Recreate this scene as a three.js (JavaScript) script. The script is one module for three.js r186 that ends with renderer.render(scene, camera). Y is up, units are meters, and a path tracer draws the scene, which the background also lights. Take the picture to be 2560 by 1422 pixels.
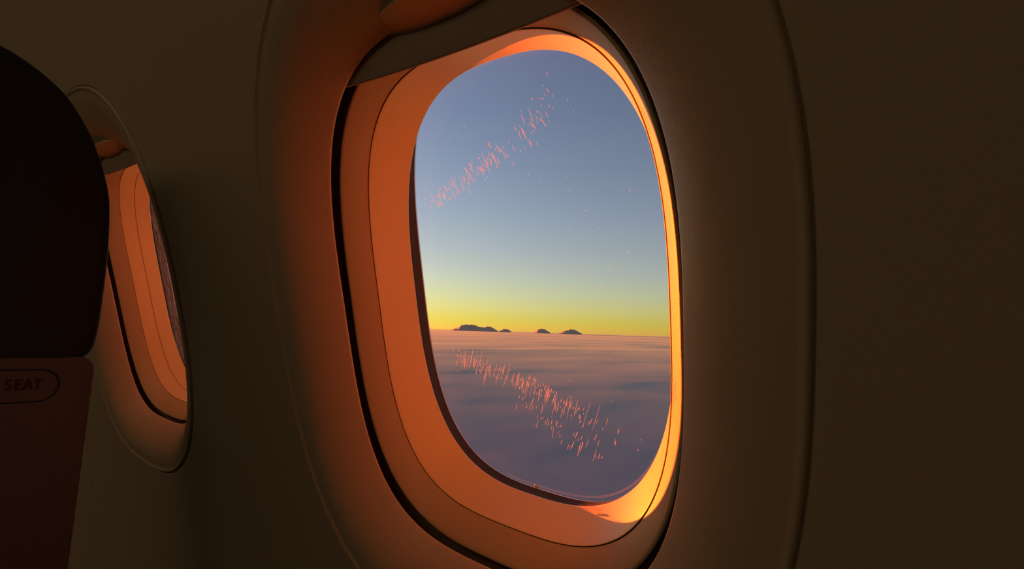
import * as THREE from 'three';
import { mergeGeometries, mergeVertices } from 'three/addons/utils/BufferGeometryUtils.js';
import { RoundedBoxGeometry } from 'three/addons/geometries/RoundedBoxGeometry.js';
import { TextGeometry } from 'three/addons/geometries/TextGeometry.js';
import { FontLoader } from 'three/addons/loaders/FontLoader.js';
import { RectAreaLightUniformsLib } from 'three/addons/lights/RectAreaLightUniformsLib.js';

// ---------------------------------------------------------------- camera, sky, sun, exposure
// The aircraft's own axes are the scene's axes: -x is forward, +y up, +z towards the aisle; the horizon outside is tilted by the aircraft's attitude.
const scene = new THREE.Scene();
const renderer = new THREE.WebGLRenderer();
renderer.toneMapping = THREE.LinearToneMapping;
renderer.toneMappingExposure = 1.0;
renderer.shadowMap.enabled = true;
RectAreaLightUniformsLib.init();

const YAW = 0.6251, PITCH = 0.0861, ROLL = 0.0855;
const camera = new THREE.PerspectiveCamera(2 * Math.atan(711 / 1205.1) * 180 / Math.PI, 2560 / 1422, 0.01, 500000);
camera.position.set(0.21526, 0.02357, 0.23254);
{
  const fw = new THREE.Vector3(-Math.sin(YAW) * Math.cos(PITCH), Math.sin(PITCH), -Math.cos(YAW) * Math.cos(PITCH));
  const right = new THREE.Vector3(Math.cos(YAW), 0, -Math.sin(YAW)), up = right.clone().cross(fw);
  camera.up.copy(up.multiplyScalar(Math.cos(ROLL)).addScaledVector(right, -Math.sin(ROLL)));
  camera.lookAt(camera.position.clone().add(fw));
}
scene.add(camera);

const ATTITUDE = new THREE.Euler(0.0232, 0, 0.0508);            // nose up about 3 degrees, a little bank
const outside = (azimuth, elevation) => {                        // degrees; azimuth 0 is straight out of the window, negative is forward
  const a = azimuth * Math.PI / 180, e = elevation * Math.PI / 180;
  return new THREE.Vector3(Math.sin(a) * Math.cos(e), Math.sin(e), -Math.cos(a) * Math.cos(e)).applyEuler(ATTITUDE);
};
const SUN_AZIMUTH = -73.5, SUN_ELEVATION = 0.5;

const srgb = (r, g, b) => new THREE.Color().setRGB(r / 255, g / 255, b / 255, THREE.SRGBColorSpace);
{
  const stops = [[0, 226, 178, 92], [0.5, 224, 190, 84], [1.4, 214, 199, 96], [2.6, 211, 205, 134], [4.2, 200, 204, 164], [6.5, 184, 194, 184], [9.5, 166, 178, 186], [14, 146, 160, 180], [19, 129, 144, 169], [25, 113, 128, 156], [32, 104, 115, 145], [55, 74, 86, 120], [90, 56, 67, 100]].map(([e, r, g, b]) => [e, srgb(r, g, b)]);
  const W = 1024, H = 2048, data = new Float32Array(W * H * 4);
  for (let row = 0; row < H; row++) {
    const e = Math.max(0, ((row + 0.5) / H - 0.5) * 180);
    let i = 0; while (i < stops.length - 2 && stops[i + 1][0] < e) i++;
    const f = Math.min(1, (e - stops[i][0]) / (stops[i + 1][0] - stops[i][0])), c = stops[i][1].clone().lerp(stops[i + 1][1], f);
    for (let col = 0; col < W; col++) {
      const round = ((col + 0.5) / W - 0.5) * 2 * Math.PI, az = Math.atan2(Math.cos(round), -Math.sin(round)) * 180 / Math.PI;
      let d = Math.abs(az - SUN_AZIMUTH); if (d > 180) d = 360 - d;
      const glow = 0.62 + 1.15 * Math.exp(-((d / 38) ** 1.4)), warm = 0.25 * Math.exp(-((d / 40) ** 2)) * Math.exp(-e / 8);
      const o = (row * W + col) * 4;
      data[o] = c.r * glow * (1 + warm) * 1.0; data[o + 1] = c.g * glow * (1 + 0.6 * warm) * 1.0; data[o + 2] = c.b * glow * (1 - warm) * 1.0; data[o + 3] = 1;
    }
  }
  const sky = new THREE.DataTexture(data, W, H, THREE.RGBAFormat, THREE.FloatType);
  sky.mapping = THREE.EquirectangularReflectionMapping; sky.magFilter = THREE.LinearFilter; sky.needsUpdate = true;
  scene.background = sky; scene.backgroundRotation.copy(ATTITUDE);
}
{
  const sun = new THREE.DirectionalLight(new THREE.Color().setRGB(1, 0.122, 0.011), 22.5);
  sun.position.copy(outside(SUN_AZIMUTH, SUN_ELEVATION).multiplyScalar(20));
  sun.castShadow = true; sun.shadow.mapSize.set(2048, 2048); sun.shadow.radius = 1;
  Object.assign(sun.shadow.camera, { left: -3, right: 3, top: 3, bottom: -3, near: 1, far: 40 });
  sun.name = 'sun'; scene.add(sun, sun.target);
}

// ---------------------------------------------------------------- helpers
let seed = 7;
const rnd = () => { seed = (seed + 0x6d2b79f5) | 0; let t = Math.imul(seed ^ (seed >>> 15), 1 | seed); t = (t + Math.imul(t ^ (t >>> 7), 61 | t)) ^ t; return ((t ^ (t >>> 14)) >>> 0) / 4294967296; };
const gauss = () => (rnd() + rnd() + rnd() + rnd() - 2) * 0.87 * 1.2;
const hash = (x, y) => { let h = Math.imul(x | 0, 374761393) + Math.imul(y | 0, 668265263); h = Math.imul(h ^ (h >>> 13), 1274126177); return ((h ^ (h >>> 16)) >>> 0) / 4294967296; };
const noise = (x, y) => {
  const ix = Math.floor(x), iy = Math.floor(y), fx = x - ix, fy = y - iy, u = fx * fx * fx * (fx * (fx * 6 - 15) + 10), v = fy * fy * fy * (fy * (fy * 6 - 15) + 10);
  return (hash(ix, iy) * (1 - u) + hash(ix + 1, iy) * u) * (1 - v) + (hash(ix, iy + 1) * (1 - u) + hash(ix + 1, iy + 1) * u) * v - 0.5;
};
const lerp = (a, b, f) => a + (b - a) * f;
const lift = (o) => { o.castShadow = o.receiveShadow = true; return o; };
function part(name, geometry, material, parent, label) {
  const m = lift(new THREE.Mesh(geometry, material)); m.name = name; parent.add(m);
  if (label) m.userData.label = label;
  return m;
}
function tag(o, label, category, extra = {}) { Object.assign(o.userData, { label, category }, extra); return o; }
function thing(name, label, category, extra) { const g = new THREE.Group(); g.name = name; scene.add(g); return tag(g, label, category, extra); }

// grain texture for moulded plastic (fine relief only)
const grain = (() => {
  const n = 512, d = new Uint8Array(n * n * 4);
  const at = (x, y, s) => { const k = n / s, ix = Math.floor(x / s), iy = Math.floor(y / s), fx = x / s - ix, fy = y / s - iy, h = (a, b) => hash((a % k) + 31 * s, (b % k) + 17 * s); return lerp(lerp(h(ix, iy), h(ix + 1, iy), fx), lerp(h(ix, iy + 1), h(ix + 1, iy + 1), fx), fy); };
  for (let y = 0; y < n; y++) for (let x = 0; x < n; x++) { const v = Math.round(255 * (0.6 * at(x, y, 4) + 0.4 * at(x, y, 16))); d.set([v, v, v, 255], (y * n + x) * 4); }
  const t = new THREE.DataTexture(d, n, n); t.wrapS = t.wrapT = THREE.RepeatWrapping; t.magFilter = THREE.LinearFilter; t.repeat.set(20, 20); t.needsUpdate = true; return t;
})();
const plastic = (r, g, b, roughness = 0.55, more = {}) => { const m = new THREE.MeshPhysicalMaterial({ roughness, bumpMap: grain, bumpScale: 0.00012, side: THREE.DoubleSide, ...more }); m.color.setRGB(r, g, b); return m; };
const M = {
  wall: plastic(0.62, 0.54, 0.39, 0.7),
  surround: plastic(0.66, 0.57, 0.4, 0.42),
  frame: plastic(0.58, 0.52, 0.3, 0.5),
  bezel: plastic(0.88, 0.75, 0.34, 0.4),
  channel: plastic(0.2, 0.16, 0.11, 0.8),
  gasket: plastic(0.018, 0.016, 0.016, 0.7),
  joint: plastic(0.06, 0.05, 0.04, 0.8),
  shade: plastic(0.45, 0.37, 0.27, 0.55),
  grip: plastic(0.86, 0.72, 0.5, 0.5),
  seam: plastic(0.45, 0.34, 0.2, 0.6),
  skin: plastic(0.6, 0.6, 0.6, 0.4),
  leather: plastic(0.026, 0.05, 0.07, 0.6, { specularIntensity: 0.25 }),
  shell: plastic(0.13, 0.15, 0.17, 0.6, { specularIntensity: 0.5 }),
  letter: plastic(0.02, 0.016, 0.014, 0.6),
  dim: plastic(0.35, 0.28, 0.2, 0.8),
  carpet: plastic(0.05, 0.045, 0.05, 1),
};
const glass = new THREE.MeshPhysicalMaterial({ color: 0xffffff, roughness: 0.0, transmission: 1, thickness: 0, ior: 1.49, side: THREE.DoubleSide });
const streaks = (() => {                                         // vertical runs of dried water, relief only
  const n = 512, d = new Uint8Array(n * n * 4);
  for (let y = 0; y < n; y++) for (let x = 0; x < n; x++) { const v = Math.round(255 * Math.min(1, Math.max(0, 0.5 + 0.6 * noise(x / 5, y / 60) + 0.4 * noise(x / 2, y / 16 + 40) + 0.4 * noise(x / 17 + 9, y / 120)))); d.set([v, v, v, 255], (y * n + x) * 4); }
  const t = new THREE.DataTexture(d, n, n); t.wrapS = t.wrapT = THREE.RepeatWrapping; t.magFilter = THREE.LinearFilter; t.repeat.set(4, 4); t.needsUpdate = true; return t;
})();
const streaked = new THREE.MeshPhysicalMaterial({ color: 0xffffff, roughness: 0.12, transmission: 1, thickness: 0, ior: 1.49, bumpMap: streaks, bumpScale: 0.0002, side: THREE.DoubleSide });
const frost = new THREE.MeshPhysicalMaterial({ roughness: 1, transmission: 0.55, thickness: 0, side: THREE.DoubleSide, transparent: true, opacity: 0.32 }); frost.color.setRGB(0.95, 0.9, 0.85);
const rimGlass = new THREE.MeshPhysicalMaterial({ color: 0xffffff, roughness: 0.22, transmission: 1, thickness: 0, ior: 1.49, side: THREE.DoubleSide });

// ---------------------------------------------------------------- the curved side wall: s along the cabin, t up the wall, d out of the wall towards the cabin
const LEAN = 0.28425, RADIUS = 3.335, PITCH_X = 0.6095;
function onWall(s, t, d) {
  const ph = LEAN + t / RADIUS;
  return [s, RADIUS * (Math.sin(ph) - Math.sin(LEAN)) - Math.sin(ph) * d, RADIUS * (Math.cos(LEAN) - Math.cos(ph)) + Math.cos(ph) * d];
}
// closed window outlines: half width, half height, exponents above and below, egg, centre, depth
const CURVE = {
  A: { a: 0.2015, b: 0.2555, n: 2.585, m: 2.748, e: 0.005, t: 0.0312, d: 0 },
  G: { a: 0.1437, b: 0.1913, n: 2.838, m: 3.189, e: 0.022, t: 0.0232, d: -0.0271 },
  H: { a: 0.1405, b: 0.1885, n: 2.85, m: 2.95, e: 0.0, t: 0.0232, d: -0.034 },
  B: { a: 0.1286, b: 0.1741, n: 3.004, m: 3.062, e: 0.001, t: 0.0246, d: -0.053 },
  P: { a: 0.1194, b: 0.1676, n: 2.638, m: 2.774, e: 0.005, t: 0.0269, d: -0.089 },
  Q: { a: 0.1228, b: 0.179, n: 3.0, m: 2.9, e: -0.008, t: 0.0355, d: -0.1035 },
};
const mixed = (p, q, f) => Object.fromEntries(Object.keys(p).map((k) => [k, lerp(p[k], q[k], f)]));
const grown = (p, o, d = p.d) => ({ ...p, a: p.a + o, b: p.b + o, d });
const N = 240;
function flatRing(c) {                                           // [s, t] points of an outline
  const out = [];
  for (let i = 0; i < N; i++) {
    const th = i / N * 2 * Math.PI, cs = Math.cos(th), sn = Math.sin(th), n = sn > 0 ? c.n : c.m;
    const v = Math.sign(sn) * Math.abs(sn) ** (2 / n);
    out.push([c.a * Math.sign(cs) * Math.abs(cs) ** (2 / n) * (1 + c.e * v), c.t + c.b * v]);
  }
  return out;
}
function loft(rings, s0) {                                       // rings: outlines or {pts, d}; neighbouring rings share smooth normals
  const pos = [], uv = [], index = [];
  for (const r of rings) for (const [s, t] of (r.pts ?? flatRing(r))) { pos.push(...onWall(s + s0, t, r.d)); uv.push(s + s0, t + r.d); }
  for (let j = 0; j + 1 < rings.length; j++) for (let i = 0; i < N; i++) {
    const k = (i + 1) % N, a = j * N + i, b = j * N + k, c = a + N, d = b + N;
    index.push(a, b, c, b, d, c);
  }
  const g = new THREE.BufferGeometry();
  g.setAttribute('position', new THREE.Float32BufferAttribute(pos, 3)); g.setAttribute('uv', new THREE.Float32BufferAttribute(uv, 2)); g.setIndex(index); g.computeVertexNormals();
  return g;
}
const lofts = (s0, ...lists) => mergeGeometries(lists.map((l) => loft(l, s0)));
function fill(c, s0, steps = 14) {                               // a plate that follows the wall's curve inside an outline
  const ring = flatRing(c), rings = [];
  for (let j = 0; j <= steps; j++) { const f = 1 - j / steps * 0.9999; rings.push({ pts: ring.map(([s, t]) => [s * f, c.t + (t - c.t) * f]), d: c.d }); }
  return loft(rings, s0);
}
const TOP = 0.95, BOTTOM = -1.05;
function border(s0, d, from) {                                   // the rectangle of one window bay, met along the rays of an outline
  const half = PITCH_X / 2, pts = flatRing(from).map(([s, t]) => {
    const y = t - from.t, f = Math.min(half / Math.max(1e-9, Math.abs(s)), (y > 0 ? TOP - from.t : from.t - BOTTOM) / Math.max(1e-9, Math.abs(y)));
    return [s * f, from.t + y * f];
  });
  for (const corner of [[-half, TOP], [half, TOP], [-half, BOTTOM], [half, BOTTOM]]) {
    let best = 0; pts.forEach((p, i) => { if (Math.hypot(p[0] - corner[0], p[1] - corner[1]) < Math.hypot(pts[best][0] - corner[0], pts[best][1] - corner[1])) best = i; });
    pts[best] = corner;
  }
  return { pts, d };
}
function bay(s0, hole, d, smooth) {                              // wall sheet of one bay with a window hole in it
  const inner = flatRing(hole), outer = border(s0, d, hole).pts, rings = smooth.slice();
  for (const f of [0.06, 0.15, 0.3, 0.5, 0.75, 1]) rings.push({ pts: inner.map(([s, t], i) => [lerp(s, outer[i][0], f), lerp(t, outer[i][1], f)]), d });
  return loft(rings, s0);
}
function sheet(s1, s2, d, columns = 4, rows = 24, t1 = BOTTOM, t2 = TOP) {
  const g = new THREE.PlaneGeometry(1, 1, columns, rows), p = g.attributes.position, u = g.attributes.uv;
  for (let i = 0; i < p.count; i++) { const s = lerp(s1, s2, p.getX(i) + 0.5), t = lerp(t1, t2, p.getY(i) + 0.5); p.setXYZ(i, ...onWall(s, t, d)); u.setXY(i, s, t); }
  g.computeVertexNormals(); return g;
}
const A = CURVE.A, { G: CG, H: CH, B: CB, P: CP, Q: CQ } = CURVE, SKIN = -0.106;
const BAYS = [0, -PITCH_X];
{
  const wallEdge = [grown(A, -0.0004, -0.0024), grown(A, 0.0006, -0.0022), grown(A, 0.0006, -0.0012), grown(A, 0.0009, -0.0005), grown(A, 0.0016, -0.0001), grown(A, 0.004, 0)];
  const w = part('wall_right', mergeGeometries([...BAYS.map((s) => bay(s, grown(A, 0.004), 0, wallEdge)), sheet(-3.5, -1.5 * PITCH_X, 0, 8), sheet(0.5 * PITCH_X, 2.2, 0, 8)]), M.wall, scene);
  tag(w, 'dark beige cabin side wall panel around and between the two windows', 'wall', { kind: 'structure' });
  const skin = part('wall_outer', mergeGeometries([...BAYS.map((s) => bay(s, grown(CQ, 0.003), SKIN, [grown(CQ, 0, SKIN + 0.0025), grown(CQ, 0.0008, SKIN + 0.0006), grown(CQ, 0.003, SKIN)])), sheet(-3.5, -1.5 * PITCH_X, SKIN, 8), sheet(0.5 * PITCH_X, 2.2, SKIN, 8)]), M.skin, scene);
  tag(skin, 'pale metal outer skin of the aircraft behind the wall panel', 'wall', { kind: 'structure' });
}
// ---------------------------------------------------------------- windows
function makeWindow(number, s0, label, paneMaterial) {
  const w = thing('window_' + number, label, 'window', { kind: 'structure' });
  // moulded surround: rounded edge at the joint, then sinking towards the shade track
  const edge = [grown(A, -0.0002, -0.004), grown(A, -0.0003, -0.0004), grown(A, -0.0006, 0.0008), grown(A, -0.0013, 0.0016), grown(A, -0.0022, 0.002), grown(A, -0.003, 0.0019), grown(A, -0.004, 0.0013), grown(A, -0.005, 0.0007), grown(A, -0.0062, 0.0003)];
  const start = grown(A, -0.0062, 0.0003), end = { ...CG };
  for (let j = 1; j <= 20; j++) { const f = j / 20; edge.push({ ...mixed(start, end, f), d: lerp(0.0003, CG.d, f ** 2.0) }); }
  edge.push(grown(CG, -0.0006, CG.d - 0.0009), grown(CG, -0.0005, CG.d - 0.0018), grown(CG, 0.0003, CG.d - 0.0024), grown(CG, 0.003, CG.d - 0.0026), grown(CG, 0.014, CG.d - 0.0026));
  part('surround', loft(edge, s0), M.surround, w, 'smooth beige moulded surround');
  // shade track behind the lip
  part('shade_track', lofts(s0, [grown(CG, 0.014, CG.d - 0.0026), grown(CG, 0.014, -0.046)], [grown(CG, 0.014, -0.046), grown(CH, -0.004, -0.046)]), M.channel, w, 'dark channel the shade slides in');
  // inner frame
  const fr = [grown(CH, 0.0006, -0.046), grown(CH, 0.0006, -0.0352), grown(CH, 0.0002, -0.0343), grown(CH, -0.0009, -0.0342)];
  const f0 = grown(CH, -0.0009, -0.0342), f1 = grown(CB, 0.0004, CB.d);
  for (let j = 1; j <= 10; j++) { const f = j / 10; fr.push({ ...mixed(f0, f1, f), d: lerp(f0.d, f1.d, 0.75 * f + 0.25 * f * f) }); }
  fr.push(grown(CB, 0.0002, CB.d - 0.0004), grown(CB, 0.0003, CB.d - 0.0012), grown(CB, 0.0006, CB.d - 0.004));
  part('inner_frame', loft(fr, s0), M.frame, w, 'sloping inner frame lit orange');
  part('joint', lofts(s0, [grown(CB, 0.001, CB.d - 0.004), grown(CB, -0.0005, CB.d - 0.004)]), M.joint, w);
  // bezel
  const bz = [grown(CB, -0.0003, CB.d - 0.004), grown(CB, -0.0003, CB.d - 0.0014), grown(CB, -0.0005, CB.d - 0.0009), grown(CB, -0.0008, CB.d - 0.0009)];
  const b0 = grown(CB, -0.0008, CB.d - 0.0009), b1 = { ...CP };
  for (let j = 1; j <= 14; j++) { const f = j / 14; bz.push({ ...mixed(b0, b1, f) }); }
  bz.push(grown(CP, 0.0002, CP.d - 0.0007), grown(CP, 0.0012, CP.d - 0.0012), grown(CP, 0.004, CP.d - 0.0013));
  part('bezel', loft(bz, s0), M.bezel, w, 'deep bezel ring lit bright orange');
  part('gasket', lofts(s0, [grown(CP, 0.0032, CP.d - 0.0012), grown(CP, 0.0034, CP.d - 0.003), grown(mixed(CP, CQ, 0.5), 0.0025, -0.0975), CQ]), M.gasket, w, 'black rubber gasket');
  const pane = part('pane', fill(grown(CP, 0.0034, -0.0912), s0), paneMaterial, w, 'clear pane, scratched and frosted');
  part('pane_rim', lofts(s0, [grown(CQ, -0.0045, -0.0998), grown(CQ, -0.0062, -0.0997)]), rimGlass, pane);
  return { w, pane };
}
const near = makeWindow(1, 0, 'large near cabin window framed in glowing orange, sky and clouds behind', glass);
const far = makeWindow(2, -PITCH_X, 'narrow far cabin window half hidden behind the black headrest', streaked);
// a fine moulding seam runs round the far bezel
part('seam', lofts(-PITCH_X, [mixed(CB, CP, 0.5), mixed(CB, CP, 0.53)].map((c, i) => grown(c, -0.0004, c.d))), M.seam, far.w);

// frost: thin ice needles on the inside of a pane
function needles(list, s0, parent, name, depth) {
  const g = new THREE.SphereGeometry(1, 6, 5), m = lift(new THREE.InstancedMesh(g, frost, list.length)), o = new THREE.Object3D();
  list.forEach(([s, t, angle, length, width], i) => {
    const p = onWall(s + s0, t, depth); o.position.set(...p);
    o.rotation.set(-(LEAN + t / RADIUS) * -1, 0, angle, 'XYZ'); o.scale.set(width / 2, length / 2, 0.00012); o.updateMatrix(); m.setMatrixAt(i, o.matrix);
  });
  m.name = name; m.userData.kind = 'stuff'; m.userData.label = 'tiny bright streaks of frost and scratches'; parent.add(m); return m;
}

// ---------------------------------------------------------------- shades
function makeShade(name, s0, label) {
  const g = thing(name, label, 'window shade', { group: 'window shades pulled a little way down' });
  // curved panel that fills the upper part of the track
  const TB = 0.1885, panel = [], cols = 48, rows = 14, outline = grown(CG, 0.0075);
  const halfAt = (t) => { const v = Math.min(0.999, Math.max(0, (t - outline.t) / outline.b)); return outline.a * (1 - v ** outline.n) ** (1 / outline.n) * (1 + outline.e * v); };
  const top = outline.t + outline.b * 0.985;
  const faceAt = (d, flip) => {
    const pos = [], index = [];
    for (let j = 0; j <= rows; j++) for (let i = 0; i <= cols; i++) {
      const u = i / cols * 2 - 1, bottom = TB + 0.0028 * u * u, t = lerp(bottom, top, j / rows), h = halfAt(t);
      pos.push(...onWall(s0 + u * h, t, d));
    }
    for (let j = 0; j < rows; j++) for (let i = 0; i < cols; i++) { const a = j * (cols + 1) + i, b = a + 1, c = a + cols + 1, e = c + 1; index.push(...(flip ? [a, c, b, b, c, e] : [a, b, c, b, e, c])); }
    const q = new THREE.BufferGeometry(); q.setAttribute('position', new THREE.Float32BufferAttribute(pos, 3)); q.setAttribute('uv', new THREE.Float32BufferAttribute(new Float32Array(pos.length / 3 * 2), 2)); q.setIndex(index); q.computeVertexNormals(); return q;
  };
  part('panel', mergeGeometries([faceAt(-0.0304), faceAt(-0.0328, true)]), M.shade, g);
  // rounded bottom rail
  const pts = []; for (let i = 0; i <= 60; i++) { const u = i / 30 - 1, t = TB + 0.0028 * u * u; pts.push(new THREE.Vector3(...onWall(s0 + u * halfAt(t), t, -0.0312))); }
  part('bottom_edge', new THREE.TubeGeometry(new THREE.CatmullRomCurve3(pts), 80, 0.001, 8), M.shade, g);
  // finger grip: a crescent ledge with a scooped underside
  const HL = 0.056, pos = [], index = [], prof = 12, len = 48;
  for (let i = 0; i <= len; i++) {
    const u = i / len * 2 - 1, bulge = Math.max(0, 1 - Math.abs(u) ** 2.4) ** 0.6, out = 0.0145 * bulge, lip = 0.2186 + 0.005 * bulge, low = 0.2186 - 0.0108 * bulge;
    const section = [];
    for (let j = 0; j <= 5; j++) { const f = j / 5; section.push([lip + 0.009 * bulge * (1 - f) ** 1.4, -0.0304 + out * f]); }                           // top slope out to the lip
    section.push([lip - 0.0007 * bulge, -0.0304 + out * 1.04], [lip - 0.0015 * bulge, -0.0304 + out * 1.0]);
    for (let j = 1; j <= 5; j++) { const f = j / 5; section.push([lerp(lip - 0.0015 * bulge, low, f), -0.0304 + out * (1 - f) ** 0.8]); }                  // underside back to the panel
    for (const [t, d] of section) pos.push(...onWall(s0 + u * HL, t, d - 0.0002));
  }
  for (let i = 0; i < len; i++) for (let j = 0; j < prof; j++) { const a = i * (prof + 1) + j, b = a + 1, c = a + prof + 1, e = c + 1; index.push(a, b, c, b, e, c); }
  const hg = new THREE.BufferGeometry(); hg.setAttribute('position', new THREE.Float32BufferAttribute(pos, 3)); hg.setAttribute('uv', new THREE.Float32BufferAttribute(new Float32Array(pos.length / 3 * 2), 2)); hg.setIndex(index); hg.computeVertexNormals();
  part('handle', hg, M.grip, g, 'crescent finger grip, underside glowing orange');
  return g;
}
makeShade('window_shade', 0, 'dark shade with crescent grip at the top of the large near window');
makeShade('window_shade_001', -PITCH_X, 'dark shade at the top of the narrow far window beside the headrest');

// frost patterns: two curved drifts on the near pane, a dense coat on the far one
{
  const list = [];
  const drift = (path, count, spread, lean, long) => {
    for (let i = 0; i < count; i++) {
      const f = rnd() * (path.length - 1), k = Math.min(path.length - 2, Math.floor(f)), x = f - k, [s1, t1, w1] = path[k], [s2, t2, w2] = path[k + 1], w = lerp(w1, w2, x);
      if (rnd() > w) { i -= 0.4; continue; }
      list.push([lerp(s1, s2, x) + gauss() * 0.006, lerp(t1, t2, x) + gauss() * spread, lean + gauss() * 0.1, long * (0.25 + rnd() * rnd() * rnd() * 3), 0.0003 + rnd() * rnd() * 0.0007]);
    }
  };
  drift([[-0.104, 0.1, 1], [-0.074, 0.108, 1], [-0.05, 0.119, 0.9], [-0.016, 0.131, 0.8]], 150, 0.0075, 0.42, 0.0055);
  drift([[-0.03, 0.132, 1], [0.004, 0.142, 0.9], [0.024, 0.152, 0.6], [0.034, 0.178, 0.2]], 70, 0.0105, 0.45, 0.006);
  drift([[-0.087, -0.036, 0.6], [-0.058, -0.045, 1], [-0.03, -0.048, 1], [0.001, -0.053, 1], [0.024, -0.063, 0.9], [0.042, -0.071, 0.5], [0.072, -0.082, 0.15]], 230, 0.0068, -0.32, 0.008);
  drift([[-0.022, -0.063, 0.6], [0.006, -0.082, 0.7], [0.036, -0.093, 0.6], [0.06, -0.098, 0.2]], 80, 0.008, -0.32, 0.007);
  for (let i = 0; i < 70; i++) list.push([(rnd() - 0.5) * 0.2, -0.1 + rnd() * 0.26, gauss() * 0.2, 0.0008 + rnd() * 0.0012, 0.0004]);
  for (let i = 0; i < 14; i++) { const f = i / 13; list.push([lerp(-0.08, 0.05, f) + gauss() * 0.006, lerp(-0.036, -0.07, f) + gauss() * 0.006, -0.33 + gauss() * 0.05, 0.014 + rnd() * 0.012, 0.00025]); }
  needles(list, 0, near.pane, 'frost_streaks', -0.1015);
  const dense = [];
  for (let i = 0; i < 2600; i++) dense.push([-0.11 + rnd() * 0.22, -0.12 + rnd() * 0.28, gauss() * 0.35, 0.003 + rnd() * rnd() * 0.02, 0.0005 + rnd() * 0.001]);
  needles(dense, -PITCH_X, far.pane, 'frost_streaks', -0.0905);
  // breather hole fitting low on the near pane
  const ring = new THREE.TorusGeometry(0.0014, 0.0006, 8, 16); const hole = part('breather_hole', ring, M.grip, near.pane, 'small breather hole fitting');
  hole.position.set(...onWall(-0.004, -0.1385, -0.0985)); hole.rotation.x = LEAN;
}

// ---------------------------------------------------------------- seat in front
{
  const seat = thing('aircraft_seat', 'black aircraft seat with brown back shell lettered SEAT, left edge', 'seat');
  const X = -0.362, MID = 0.33;
  const shape = (pts) => { const s = new THREE.Shape(); const all = [...pts, ...pts.slice().reverse().map(([z, y]) => [2 * MID - z, y])]; s.moveTo(-all[0][0], all[0][1]); s.splineThru(all.slice(1).map(([z, y]) => new THREE.Vector2(-z, y))); s.closePath(); return s; };
  const place = (g) => g.rotateY(Math.PI / 2);                    // shape x becomes -z, extrusion becomes +x
  const extr = (s, depth, bevel, x) => { const g = new THREE.ExtrudeGeometry(s, { depth, bevelEnabled: true, bevelThickness: bevel, bevelSize: bevel, bevelOffset: -bevel, bevelSegments: 6, curveSegments: 60 }); return place(g).translate(x, 0, 0); };
  const head = [[0.105, -0.05], [0.0885, -0.036], [0.0844, -0.022], [0.0836, 0.0004], [0.0846, 0.0421], [0.0863, 0.0725], [0.0895, 0.1028], [0.0933, 0.1212], [0.1018, 0.1456], [0.1144, 0.1717], [0.1316, 0.1952], [0.1488, 0.2085], [0.1648, 0.2165], [0.1794, 0.2208], [0.21, 0.226], [0.26, 0.2295]];
  part('headrest', extr(shape(head), 0.07, 0.012, X - 0.082 + 0.0), M.leather, seat, 'black leather headrest');
  // brown back shell with a capsule recess
  const shellShape = new THREE.Shape(), zr = 0.0845, zl = 2 * MID - zr, r = 0.012;
  shellShape.moveTo(-zr - 0.0, -0.06); shellShape.absarc(-zr - r, -0.038 - r, r, 0, Math.PI / 2, false); shellShape.lineTo(-zl + r, -0.038); shellShape.absarc(-zl + r, -0.038 - r, r, Math.PI / 2, Math.PI, false);
  shellShape.lineTo(-zl - 0.012, -0.62); shellShape.lineTo(-zr + 0.012, -0.62); shellShape.closePath();
  const cap = (z1, z2, y, h) => { const p = new THREE.Path(); p.absarc(-z1, y, h, -Math.PI / 2, Math.PI / 2, false); p.absarc(-z2, y, h, Math.PI / 2, Math.PI * 1.5, false); p.closePath(); return p; };
  shellShape.holes.push(cap(0.1212, 0.33, -0.0632, 0.0142));
  part('back_shell', mergeGeometries([extr(shellShape, 0.004, 0.0016, X - 0.0056)]), M.shell, seat, 'brown plastic back shell');
  part('shell_body', new RoundedBoxGeometry(0.05, 0.585, zl - zr - 0.004, 4, 0.012).translate(X - 0.0335, -0.331, MID), M.shell, seat);
  const plate = new THREE.Shape(cap(0.1212, 0.33, -0.0632, 0.0136).getPoints(40));
  part('placard', extr(plate, 0.002, 0.0008, X - 0.0052), M.shell, seat, 'recessed capsule placard');
  const font = await new FontLoader().loadAsync('fonts/droid/droid_sans_bold.typeface.json');
  const text = new TextGeometry('SEAT', { font, size: 0.0092, depth: 0.0006, curveSegments: 6 }); text.computeBoundingBox();
  const bb = text.boundingBox; text.scale(0.0228 / (bb.max.x - bb.min.x), 1, 1); place(text).translate(X - 0.0024, -0.066, 0.1418);
  part('lettering', text, M.letter, seat, 'dark letters reading SEAT');
  // cushions and legs, mostly out of view
  part('back_cushion', new RoundedBoxGeometry(0.1, 0.62, 0.46, 4, 0.04).translate(X - 0.11, -0.31, MID), M.leather, seat);
  part('seat_cushion', new RoundedBoxGeometry(0.46, 0.12, 0.46, 4, 0.04).translate(X - 0.32, -0.56, MID), M.leather, seat);
  for (const z of [0.16, 0.5]) part('leg', new RoundedBoxGeometry(0.3, 0.36, 0.03, 2, 0.008).translate(X - 0.3, -0.79, z), M.dim, seat);
}

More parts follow.
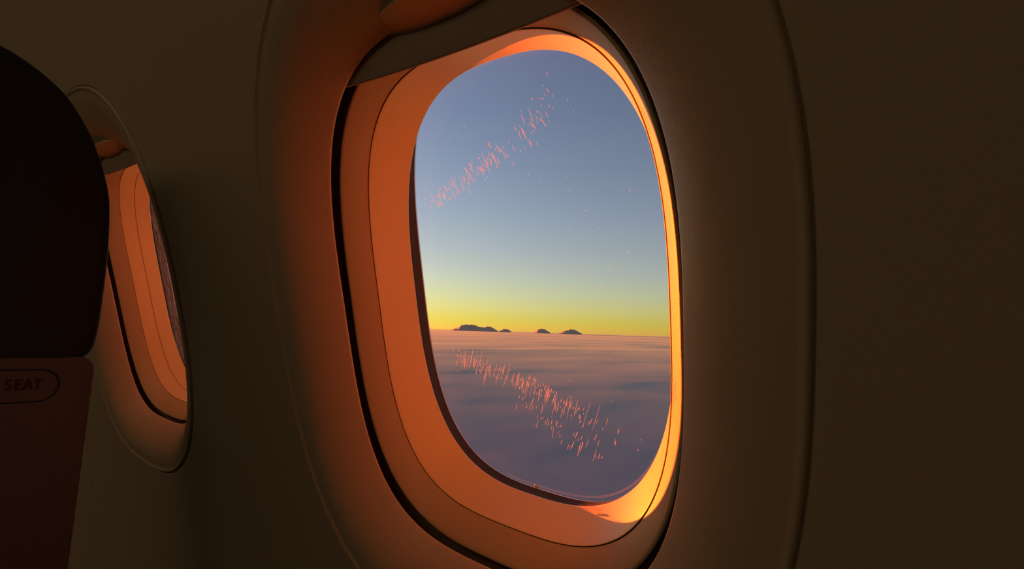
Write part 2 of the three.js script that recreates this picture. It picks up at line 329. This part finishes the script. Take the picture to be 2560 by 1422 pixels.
// ---------------------------------------------------------------- the rest of the cabin, behind and beside the camera
{
  const slab = (name, w, h, d, x, y, z, m, label, category) => tag(part(name, new THREE.BoxGeometry(w, h, d).translate(x, y, z), m, scene), label, category, { kind: 'structure' });
  slab('floor', 5.8, 0.06, 3.6, -0.65, -1.0, 1.25, M.carpet, 'dark carpeted cabin floor below the frame', 'floor');
  slab('ceiling', 5.8, 0.06, 3.6, -0.65, 0.98, 1.25, M.dim, 'beige cabin ceiling above the frame', 'ceiling');
  slab('wall_left', 5.8, 2.1, 0.06, -0.65, 0, 3.02, M.dim, 'opposite cabin side wall out of the frame', 'wall');
  slab('wall_back', 0.06, 2.1, 3.9, 2.2, 0, 1.2, M.dim, 'rear cabin bulkhead out of the frame', 'wall');
  slab('wall_front', 0.06, 2.1, 3.9, -3.5, 0, 1.2, M.dim, 'forward cabin bulkhead out of the frame', 'wall');
  const lampColor = new THREE.Color().setRGB(1, 0.67, 0.37);
  const lamp = thing('ceiling_light', 'long dim amber ceiling light over the aisle', 'ceiling light');
  const glow = new THREE.MeshStandardMaterial({ emissive: lampColor, emissiveIntensity: 0.8, roughness: 1 });
  part('diffuser', new RoundedBoxGeometry(3, 0.02, 0.4, 2, 0.008).translate(-0.9, 0.938, 1.4), glow, lamp);
  const area = new THREE.RectAreaLight(lampColor, 0.42, 3, 0.4); area.position.set(-0.9, 0.925, 1.4); area.rotation.x = -Math.PI / 2; area.name = 'ceiling_light_glow'; lamp.add(area);
}

// ---------------------------------------------------------------- outside: the sea of cloud and the far peaks
const CLOUD = -200;
{
  const az = []; for (let i = 0; i < 620; i++) az.push(-78 + i / 620 * 86); for (let i = 0; i <= 110; i++) az.push(8 + i / 110 * 274);
  const R = 420, pos = [], index = [], n = az.length;
  const waves = [[5200, 5200, 9, 2], [2600, 2600, 5, 0], [1100, 1700, 2.6, 9], [420, 640, 1.3, 3], [160, 220, 0.5, 5], [64, 84, 0.14, 8]];
  const fold = (x, z, step) => waves.reduce((h, [lx, lz, a, o]) => h + a * noise(x / lx + o, z / lz + o) * Math.min(1, Math.max(0, lx / step / 2.5 - 0.6)), 0);
  for (let j = 0; j <= R; j++) {
    const r = 180 * (200000 / 180) ** (j / R);
    for (const a of az) { const x = Math.sin(a * Math.PI / 180) * r, z = -Math.cos(a * Math.PI / 180) * r; pos.push(x, CLOUD + fold(x, z, r * 0.0168), z); }
  }
  for (let j = 0; j < R; j++) for (let i = 0; i + 1 < n; i++) { const a = j * n + i, b = a + 1, c = a + n, d = c + 1; index.push(a, b, c, b, d, c); }
  const g = new THREE.BufferGeometry(); g.setAttribute('position', new THREE.Float32BufferAttribute(pos, 3)); g.setIndex(index); g.computeVertexNormals();
  const m = new THREE.MeshPhysicalMaterial({ roughness: 0.85, side: THREE.DoubleSide, specularIntensity: 0.6, sheen: 1, sheenRoughness: 0.5 }); m.color.setRGB(0.54, 0.47, 0.44); m.sheenColor.setRGB(0.13, 0.34, 0.33);
  const o = part('cloud_deck', g, m, scene); o.rotation.copy(ATTITUDE); tag(o, 'soft mauve sea of cloud reaching to the horizon', 'clouds', { kind: 'stuff' });
}
{
  const rock = new THREE.MeshPhysicalMaterial({ roughness: 1, side: THREE.DoubleSide, sheen: 1, sheenRoughness: 0.5, sheenColor: new THREE.Color(0.35, 0.28, 0.22) }); rock.color.setRGB(0.95, 0.6, 0.38);
  const DIST = 110000, deg = DIST * Math.PI / 180, group = { group: 'distant peaks on the horizon' };
  const peak = (name, label, azimuth, profile, depth) => {        // profile: [degrees from the middle, height in degrees]
    const cols = 60, rows = 24, pos = [], index = [], x0 = profile[0][0], x1 = profile[profile.length - 1][0];
    const high = (x) => { let i = 0; while (i < profile.length - 2 && profile[i + 1][0] < x) i++; const f = (x - profile[i][0]) / (profile[i + 1][0] - profile[i][0]), q = f * f * (3 - 2 * f); return lerp(profile[i][1], profile[i + 1][1], lerp(f, q, 0.5)); };
    for (let j = 0; j <= rows; j++) for (let i = 0; i <= cols; i++) {
      const x = lerp(x0, x1, i / cols), v = j / rows * 2 - 1, ridge = Math.max(0, 1 - Math.abs(v)) ** 1.2, h = high(x);
      pos.push(x * deg, (h + 0.16) * deg * ridge * (1 + 0.12 * noise(x * 7 + azimuth, v * 4)) - 0.16 * deg * (1 - ridge) , v * depth * deg);
    }
    for (let j = 0; j < rows; j++) for (let i = 0; i < cols; i++) { const a = j * (cols + 1) + i, b = a + 1, c = a + cols + 1, d = c + 1; index.push(a, b, c, b, d, c); }
    const g = new THREE.BufferGeometry(); g.setAttribute('position', new THREE.Float32BufferAttribute(pos, 3)); g.setIndex(index); g.computeVertexNormals();
    const o = part(name, g, rock, scene); tag(o, label, 'mountain', group);
    const a = azimuth * Math.PI / 180; o.position.set(Math.sin(a) * DIST, CLOUD - 60, -Math.cos(a) * DIST).applyEuler(ATTITUDE);
    o.quaternion.setFromEuler(ATTITUDE).multiply(new THREE.Quaternion().setFromAxisAngle(new THREE.Vector3(0, 1, 0), -a)); return o;
  };
  peak('mountain', 'broad flat-topped peak with a knoll, leftmost and largest on the horizon', -40, [[-2.5, 0], [-1.9, 0.2], [-1.35, 0.58], [-0.6, 0.62], [0.1, 0.58], [0.75, 0.36], [1.2, 0.34], [1.75, 0.5], [2.2, 0.38], [2.9, 0.02]], 3);
  peak('mountain_001', 'tiny low peak just right of the broad flat-topped one', -36.2, [[-0.7, 0], [-0.2, 0.2], [0.25, 0.2], [0.7, 0]], 2);
  peak('mountain_002', 'small dark peak second from the right on the horizon', -31.9, [[-0.9, 0], [-0.35, 0.3], [0, 0.4], [0.35, 0.34], [1.0, 0]], 2.2);
  peak('mountain_003', 'rounded small peak rightmost on the horizon', -28.5, [[-1.3, 0], [-0.6, 0.26], [0, 0.44], [0.4, 0.4], [1.3, 0]], 2.2);
}

renderer.render(scene, camera);
